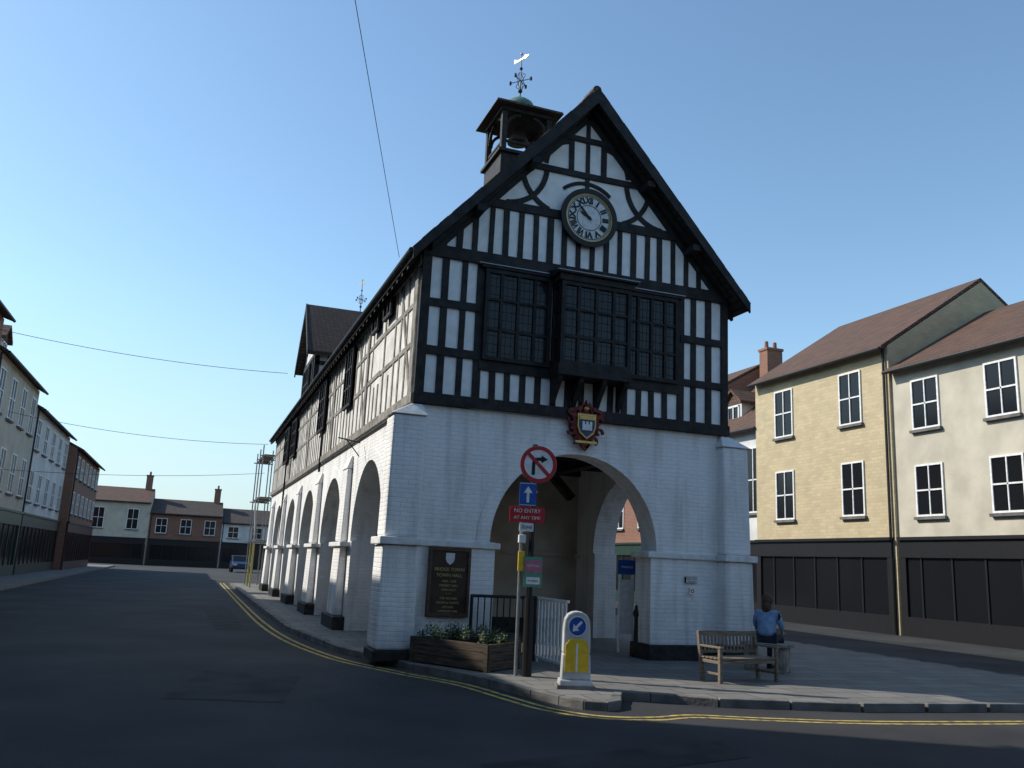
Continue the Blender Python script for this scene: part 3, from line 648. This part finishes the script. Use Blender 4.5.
# backless bench with seated woman ----------------------------------
PR=radians(35); PX,PY=6.02,-1.40
B2=empty('backless_bench',(PX,PY,0),PR); m=MB(); m.box(-.2,.22,-.40,.40,.40,.45)
for y in (-.34,.26): m.box(-.16,.18,y,y+.08,0,.40)
m.obj('seat_and_legs',TIMBER_OLD,B2,bevel=.008)
def skin_body(name,verts,edges,mat,parent,root=0,sub=2):
    me=bpy.data.meshes.new(name); me.from_pydata([v[0] for v in verts],edges,[]); o=bpy.data.objects.new(name,me); COL.objects.link(o); o.parent=parent
    md=o.modifiers.new('skin','SKIN'); md.use_smooth_shade=True
    for i,v in enumerate(verts):
        r=v[1]; me.skin_vertices[0].data[i].radius=(r,r) if not isinstance(r,tuple) else r
        me.skin_vertices[0].data[i].use_root=(i==root)
    s=o.modifiers.new('s','SUBSURF'); s.levels=sub; s.render_levels=sub
    me.materials.append(mat); return o
PS=empty('seated_woman',(PX,PY,0),PR)   # faces local +x
SKIN=plain('skin',(.50,.31,.24),.55,v=.05); SHIRT=noise_mat('blue_shirt',(.14,.25,.42),(.26,.38,.56),8,.9,.3,25); JEANS=noise_mat('dark_trousers',(.02,.025,.04),(.04,.05,.07),9,.9,.3,40); HAIR=noise_mat('brown_hair',(.06,.032,.018),(.13,.07,.038),30,.6,.5,stretch=(3,3,.5))
V=[((0,0,.54),(.17,.13)),((.01,0,.66),(.16,.115)),((.03,0,.80),(.175,.12)),((.05,0,.92),(.17,.11)),((.06,0,.985),(.06,.06)),
   ((.05,.17,.93),.068),((.09,.22,.76),.055),((.20,.21,.66),.045),((.05,-.17,.93),.068),((.09,-.22,.76),.055),((.20,-.20,.66),.045)]
skin_body('shirt',V,[(0,1),(1,2),(2,3),(3,4),(3,5),(5,6),(6,7),(3,8),(8,9),(9,10)],SHIRT,PS)
V=[((0,0,.52),(.14,.11)),((.06,.09,.52),.085),((.42,.10,.52),.065),((.46,.10,.48),.058),((.44,.10,.12),.04),((.06,-.09,.52),.085),((.42,-.10,.52),.065),((.46,-.10,.48),.058),((.44,-.10,.12),.04)]
skin_body('trousers',V,[(0,1),(1,2),(2,3),(3,4),(0,5),(5,6),(6,7),(7,8)],JEANS,PS)
V=[((.19,.20,.665),.034),((.36,.15,.60),.026),((.40,.14,.60),(.03,.018)),((.45,.13,.60),(.035,.016))]
for s in (1,-1):
    Vs=[((p[0],p[1]*s,p[2]),r) for p,r in V]; E_=[(0,1),(1,2),(2,3)]
    skin_body('forearm_%d'%(1 if s>0 else 2),Vs,E_,SKIN,PS)
    for k in range(4):
        yb=s*(.105+.017*k); l=(.06,.07,.066,.05)[k]
        skin_body('finger_%d'%k,[((.45,yb,.60),.0085),((.45+l*.55,yb,.597),.008),((.45+l,yb,.58),.0065)],[(0,1),(1,2)],SKIN,PS,sub=1)
    skin_body('thumb',[((.405,s*.115,.60),.010),((.43,s*.092,.60),.0095),((.455,s*.085,.592),.008)],[(0,1),(1,2)],SKIN,PS,sub=1)
skin_body('neck',[((.055,0,.95),.055),((.075,0,1.06),.05)],[(0,1)],SKIN,PS)
m=MB(); m.sphere((.10,0,1.13),.10,(.98,.80,1.16),20)
for v in m.bm.verts:
    if v.co.z<1.07: v.co.y*=.82
m.sphere((.20,0,1.115),.016,(1.1,.8,1.5),8); m.sphere((.095,.083,1.12),.02,(1,.4,1.4),8); m.sphere((.095,-.083,1.12),.02,(1,.4,1.4),8)
m.obj('head',SKIN,PS,smooth=True)
m=MB(); m.sphere((.187,.03,1.14),.011,n=8); m.sphere((.187,-.03,1.14),.011,n=8); m.obj('eyes',IRON,PS)
m=MB(); m.sphere((.193,0,1.075),.018,(.4,1.2,.4),8); m.obj('mouth',plain('lips',(.40,.15,.14)),PS)
m=MB(); m.sphere((.075,0,1.15),.112,(.98,.86,1.05),20); m.sphere((.02,0,1.04),.09,(.75,.95,1.3),16)
for v in list(m.bm.verts):
    if v.co.x>.15 and v.co.z<1.2: v.co.x=.14
m.obj('hair',HAIR,PS,smooth=True)
m=MB(); 
for s in (-1,1): m.poly8([(.38,s*.10-.045,0),(.62,s*.10-.04,0),(.62,s*.10+.04,0),(.38,s*.10+.045,0),(.39,s*.10-.04,.11),(.56,s*.10-.035,.06),(.56,s*.10+.035,.06),(.39,s*.10+.04,.11)])
m.obj('shoes',IRON,PS,bevel=.02)

# ------------------------------------------------------------------ background buildings
WM={}
def shade(name,c,v=.12): 
    if name not in WM: WM[name]=noise_mat(name,[x*(1-v) for x in c],[min(1,x*(1+v)) for x in c],1.2,.9,.25,20)
    return WM[name]
REDBRICK=brick_mat('red_brick',(.26,.10,.06),(.20,.08,.05),(.28,.25,.2),bump=.4,grime_col=(.14,.08,.06))
YELBRICK=brick_mat('buff_brick',(.56,.46,.28),(.48,.39,.24),(.45,.40,.30),bw=.3,rh=.12,bump=.5,grime_col=(.30,.25,.17))
def row_house(name,face,sgn,y0,y1,h,wall,roofmat,ridge=2.6,depth=9,floors=2,shop=None,sh=3.0,ncol=None,dormer=False,chim=True):
    """facade in plane x=face; sgn=-1 -> facade looks towards -x"""
    e=empty(name); 
    def B(mb,d0,d1,a,b,c,d):
        x0,x1=face+sgn*d0,face+sgn*d1; mb.box(min(x0,x1),max(x0,x1),a,b,c,d)
    m=MB(); B(m,-depth,0,y0+.003,y1-.003,-.1,h); 
    xr=face-sgn*depth/2
    m.prism([(face,h),(face-sgn*depth,h),(xr,h+ridge)],FR,y0+.003,y1-.003); m.obj('walls',wall,e)
    m=MB(); s=ridge/(depth/2)
    for a in (0,1):
        x0=face+sgn*.3 if a==0 else face-sgn*(depth+.3); zl=h-.3*s
        m.poly8([(x0,y0,zl+.04),(x0,y1,zl+.04),(xr,y1,h+ridge+.04),(xr,y0,h+ridge+.04),(x0,y0,zl+.16),(x0,y1,zl+.16),(xr,y1,h+ridge+.16),(xr,y0,h+ridge+.16)])
    m.obj('roof',roofmat,e)
    m=MB(); xg=face+sgn*.36; m.cyl((xg,y0,h-.3*s+.06),(xg,y1,h-.3*s+.06),.06,.06,8); m.cyl((face+sgn*.08,y0+.15,h-.1),(face+sgn*.08,y0+.15,0),.045,.045,8); m.obj('rainwater_pipes',IRON,e)
    fr=MB(); gl=MB(); sl=MB(); wd=y1-y0; nc=ncol or max(1,int(wd/2.4)); fh=(h-sh)/floors
    for f in range(floors):
        for i in range(nc):
            yc=y0+wd*(i+.5)/nc; z0=sh+fh*f+fh*.25; z1=z0+fh*.55; w=.5
            B(gl,-.02,.012,yc-w,yc+w,z0,z1); B(sl,-.02,.12,yc-w-.12,yc+w+.12,z0-.16,z0-.07)
            for a,b,c,d in ((yc-w-.06,yc+w+.06,z0-.06,z0),(yc-w-.06,yc+w+.06,z1,z1+.06),(yc-w-.06,yc-w,z0,z1),(yc+w,yc+w+.06,z0,z1),(yc-.02,yc+.02,z0,z1),(yc-w,yc+w,(z0+z1)/2-.025,(z0+z1)/2+.025)):
                B(fr,-.02,.05,a,b,c,d)
    sl.obj('window_sills',KERB,e)
    if shop:
        m=MB(); B(m,0,.12,y0+.15,y1-.15,sh-.65,sh-.1); B(m,0,.1,y0+.1,y0+.35,-.1,sh-.65); B(m,0,.1,y1-.35,y1-.1,-.1,sh-.65); B(m,0,.1,y0+.35,y1-.35,-.1,.5)
        B(m,0,.2,y0+.1,y1-.1,sh-.1,sh)
        k=y0+.35
        while k<y1-.4: B(m,0,.07,k-.03,k+.03,.5,sh-.65); k+=1.2
        m.obj('shopfront',shop,e); B(gl,-.02,.03,y0+.3,y1-.3,.5,sh-.65)
    if dormer:
        yc=(y0+y1)/2 if dormer is True else dormer; m=MB(); xd=face-sgn*.9
        zb=h+.9*s*.4; m.box(min(xd,xd-sgn*1.8),max(xd,xd-sgn*1.8),yc-.6,yc+.6,zb,zb+1.25); m.obj('dormer_cheeks',wall,e)
        m=MB()
        for a in (-1,1): m.poly8([(xd+sgn*.2,yc,zb+1.8),(xd+sgn*.2,yc+a*.8,zb+1.15),(xd-sgn*3,yc+a*.8,zb+1.15),(xd-sgn*3,yc,zb+1.8),(xd+sgn*.2,yc,zb+1.92),(xd+sgn*.2,yc+a*.8,zb+1.27),(xd-sgn*3,yc+a*.8,zb+1.27),(xd-sgn*3,yc,zb+1.92)])
        m.prism([(yc-.6,zb+1.2),(yc+.6,zb+1.2),(yc,zb+1.75)],LS,xd-.05,xd+.05)
        m.obj('dormer_roof',roofmat,e)
        for a,b,c,d in ((yc-.45,yc+.45,zb+.15,zb+.22),(yc-.45,yc+.45,zb+1.05,zb+1.12),(yc-.45,yc-.38,zb+.2,zb+1.1),(yc+.38,yc+.45,zb+.2,zb+1.1),(yc-.03,yc+.03,zb+.2,zb+1.1)):
            fr.box(min(xd,xd+sgn*.06),max(xd,xd+sgn*.06),a,b,c,d)
        gl.box(min(xd,xd+sgn*.02),max(xd,xd+sgn*.02),yc-.42,yc+.42,zb+.2,zb+1.1)
    fr.obj('window_frames',WHITEP,e); gl.obj('window_glass',GLASS,e)
    if chim:
        m=MB(); m.box(xr-.45,xr+.45,y1-1.0,y1-.35,h+ridge-.8,h+ridge+1.5); m.box(xr-.5,xr+.5,y1-1.05,y1-.3,h+ridge+1.5,h+ridge+1.62)
        for k in (-.25,.25): m.cyl((xr+k,y1-.67,h+ridge+1.6),(xr+k,y1-.67,h+ridge+2.0),.11,.09,10)
        m.obj('chimney',REDBRICK,e)
    return e
WHITE_R=shade('white_render',(.62,.62,.60)); CREAM2=shade('cream_render',(.50,.46,.37)); 
BLK=plain('black_shopfront',(.015,.015,.017),.4); GRN=plain('dark_green_shopfront',(.02,.045,.035),.4); RDS=plain('maroon_shopfront',(.06,.015,.015),.4); BLU=plain('navy_shopfront',(.02,.03,.07),.4)
RX=18.7
row_house('buff_brick_shop_house',RX-.3,-1,8.5,16,9.5,YELBRICK,ROOFR,ridge=3.0,shop=BLK,floors=2,ncol=2,chim=False)
row_house('white_shop_house',RX,-1,16,22,7.8,WHITE_R,ROOFR,ridge=3.4,shop=BLK,floors=1,ncol=5,dormer=19.3)
row_house('red_brick_house',RX,-1,22,33,9.5,REDBRICK,ROOFR,shop=GRN,floors=2,ncol=4)
row_house('white_shop_house',RX,-1,33,44,8.5,WHITE_R,ROOF,shop=RDS,floors=2)
row_house('cream_shop_house',RX,-1,44,58,9.5,CREAM2,ROOF,shop=BLK,floors=2)
row_house('cream_shop_house',RX-.2,-1,0,8.5,8.6,CREAM2,ROOFR,shop=BLK,floors=2,ncol=3,dormer=3,chim=False)
row_house('red_brick_house',RX,-1,-9,0,9.6,REDBRICK,ROOF,shop=BLU,floors=2,ncol=3)
LX=-11.2  # near houses lie out of view, heights stepped to shape their cast shadow
row_house('white_shop_house',LX,1,-34,-22,11.8,WHITE_R,ROOF,ridge=1.5,shop=BLK,floors=3)
row_house('red_brick_house',LX,1,-22,-10,12.4,REDBRICK,ROOF,ridge=1.4,shop=GRN,floors=3)
row_house('cream_shop_house',LX,1,-10,2.4,14.3,CREAM2,ROOF,ridge=1.4,shop=RDS,floors=3,chim=False)
row_house('white_shop_house',LX,1,2.4,13,10.6,WHITE_R,ROOF,ridge=1.2,shop=BLK,floors=3,chim=False)
row_house('red_brick_house',LX,1,13,24,10.2,REDBRICK,ROOFR,ridge=1.4,shop=BLU,floors=3)
row_house('cream_shop_house',LX,1,24,34,9.0,CREAM2,ROOFR,ridge=2.2,shop=GRN,floors=2,dormer=True)
row_house('white_shop_house',LX,1,34,47,8.2,WHITE_R,ROOF,ridge=2.2,shop=BLK,floors=2)
row_house('red_brick_house',LX+.5,1,47,62,7.6,REDBRICK,ROOFR,ridge=2.2,shop=RDS,floors=2)
row_house('cream_shop_house',3.4,-1,40,56,6.8,CREAM2,ROOF,ridge=2.2,depth=8,shop=GRN,floors=2)
for a,b,hh,wl in ((-16,-4,8.6,WHITE_R),(-4,8,8.0,CREAM2),(8,21,8.4,WHITE_R)):  # unseen row added behind the camera to bounce sunlight onto the hall front
    o=row_house('added_bounce_house',0,1,a,b,hh,wl,ROOF,ridge=2.2,shop=BLK,floors=2); o.rotation_euler=(0,0,pi/2); o.location=(8,-25,0)
for a,b,hh,wl,rf in ((-14,-7.5,6.2,CREAM2,ROOFR),(-7.5,-.3,5.2,REDBRICK,ROOF),(-.3,7,4.6,WHITE_R,ROOF)):
    o=row_house('street_end_house',0,1,a,b,hh,wl,rf,ridge=1.6,shop=BLK,floors=1,sh=2.6,chim=(a<-5)); o.rotation_euler=(0,0,-pi/2); o.location=(0,84,0)
SC=empty('scaffolding'); m=MB()
for y in (28.2,30.2,32.2):
    for x in (-.5,.1): m.cyl((x,y,-.1),(x,y,6.6),.03,.03,6)
for z in (2.1,4.1,6.1):
    for x in (-.5,.1): m.cyl((x,28.0,z),(x,32.4,z),.03,.03,6)
    for y in (28.2,30.2,32.2): m.cyl((-.65,y,z),(.3,y,z),.03,.03,6)
m.cyl((-.5,28.2,2.1),(-.5,30.2,4.1),.03,.03,6)
m.obj('tubes',GREYM,SC); m=MB()
for z in (2.12,4.12,6.12): m.box(-.45,.05,28.1,32.3,z,z+.04)
m.obj('boards',BW,SC); m=MB(); m.cyl((-.5,28.2,0),(-.5,28.2,2.0),.045,.045,8); m.cyl((-.5,30.2,0),(-.5,30.2,2.0),.045,.045,8); m.obj('yellow_sleeves',plain('faded_yellow_foam',(.36,.33,.12)),SC)
CA=empty('parked_car',(1.1,66,-.1)); CP=plain('dark_blue_car_paint',(.02,.035,.08),.25); m=MB()
m.prism([(-2.1,.35),(-2.0,.75),(-1.2,.92),(-.6,1.4),(.9,1.42),(1.6,.98),(2.05,.85),(2.1,.35)],LS,-.85,.85); m.obj('body',CP,CA,bevel=.08)
m=MB(); m.prism([(-1.05,.94),(-.58,1.34),(.85,1.36),(1.4,1.0)],LS,-.87,.87); m.prism([(-1.16,.96),(-.66,1.36),(-.62,1.32),(-1.1,.93)],LS,-.7,.7); m.obj('glass',GLASS,CA)
m=MB(); 
for y in (-1.3,1.3):
    for x in (-.8,.8): m.cyl((x-.1,y,.32),(x+.1,y,.32),.32,.32,16)
m.obj('wheels',IRON,CA); m=MB(); m.box(-.75,-.45,-2.13,-2.05,.6,.72); m.box(.45,.75,-2.13,-2.05,.6,.72); m.obj('lamps',WHITEP,CA)
def wire(p,q,sag,r=.008,n=24):
    m=MB(); P=[Vector(p).lerp(Vector(q),i/n)-Vector((0,0,sag*4*(i/n)*(1-i/n))) for i in range(n+1)]
    for a,b in zip(P,P[1:]): m.cyl(a,b,r,r,5)
    m.obj('overhead_wire',IRON)
wire((-.31,.6,6.9),(-4.0,-10.4,8.83),0,.005)
wire((-.4,20.5,8.6),(-11.2,20.0,9.0),.25,.010)
wire((-.4,27,6.5),(-11.2,27.5,7.0),.3,.010)
wire((-.4,27.4,5.2),(-11.2,25.5,4.4),.2,.009)
LB=empty('iron_bracket',(-.05,4.6,4.0)); m=MB(); m.cyl((0,0,0),(-.5,-.15,.05),.015,.015,8); m.cyl((0,0,-.3),(-.3,-.1,.02),.012,.012,8); m.obj('arm',IRON,LB)

# ------------------------------------------------------------------ light & camera
SE=radians(38); az=radians(-60)   # azimuth from +y towards +x
w=bpy.data.worlds.new('World'); bpy.context.scene.world=w; w.use_nodes=True; nt=w.node_tree
sky=nt.nodes.new('ShaderNodeTexSky'); sky.sky_type='NISHITA'; sky.sun_disc=False; sky.sun_elevation=SE; sky.sun_rotation=az
sky.air_density=1.1; sky.dust_density=.5; sky.ozone_density=1.8
tint=nt.nodes.new('ShaderNodeMix'); tint.data_type='RGBA'; tint.blend_type='MULTIPLY'; tint.inputs[0].default_value=1
tint.inputs[7].default_value=(1.15,1.29,1.30,1)
nt.links.new(sky.outputs[0],tint.inputs[6])
tcw=nt.nodes.new('ShaderNodeTexCoord'); sep=nt.nodes.new('ShaderNodeSeparateXYZ'); nt.links.new(tcw.outputs['Generated'],sep.inputs[0])
mrw=nt.nodes.new('ShaderNodeMapRange'); mrw.inputs[1].default_value=.0; mrw.inputs[2].default_value=.26; mrw.inputs[3].default_value=.8; mrw.inputs[4].default_value=0
nt.links.new(sep.outputs[2],mrw.inputs[0])
hz=nt.nodes.new('ShaderNodeMix'); hz.data_type='RGBA'; nt.links.new(mrw.outputs[0],hz.inputs[0]); nt.links.new(tint.outputs[2],hz.inputs[6]); hz.inputs[7].default_value=(3.5,4.5,5.3,1)
bg=nt.nodes['Background']; bg.inputs[1].default_value=.15; nt.links.new(hz.outputs[2],bg.inputs[0])
sun=bpy.data.lights.new('sun','SUN'); sun.energy=5; sun.angle=radians(.5); sun.color=(1,.94,.84)
so=bpy.data.objects.new('sun',sun); COL.objects.link(so)
ts=Vector((sin(az)*cos(SE),cos(az)*cos(SE),sin(SE))); so.rotation_euler=ts.to_track_quat('Z','Y').to_euler(); so.location=ts*60
cam=bpy.data.cameras.new('camera'); co=bpy.data.objects.new('camera',cam); COL.objects.link(co)
yaw,pit,rol=radians(19.67),radians(11.88),radians(2.63)
fw=Vector((sin(yaw)*cos(pit),cos(yaw)*cos(pit),sin(pit))); r0=Vector((cos(yaw),-sin(yaw),0)); u0=r0.cross(fw)
r=r0*cos(rol)+u0*sin(rol); u=-r0*sin(rol)+u0*cos(rol)
M=Matrix((( r.x,u.x,-fw.x,-3.281),(r.y,u.y,-fw.y,-14.087),(r.z,u.z,-fw.z,1.532),(0,0,0,1)))
co.matrix_world=M; cam.sensor_width=36; cam.lens=862/1024*36; cam.clip_end=2000; cam.clip_start=.05
bpy.context.scene.camera=co
bpy.context.scene.view_settings.view_transform='Standard'
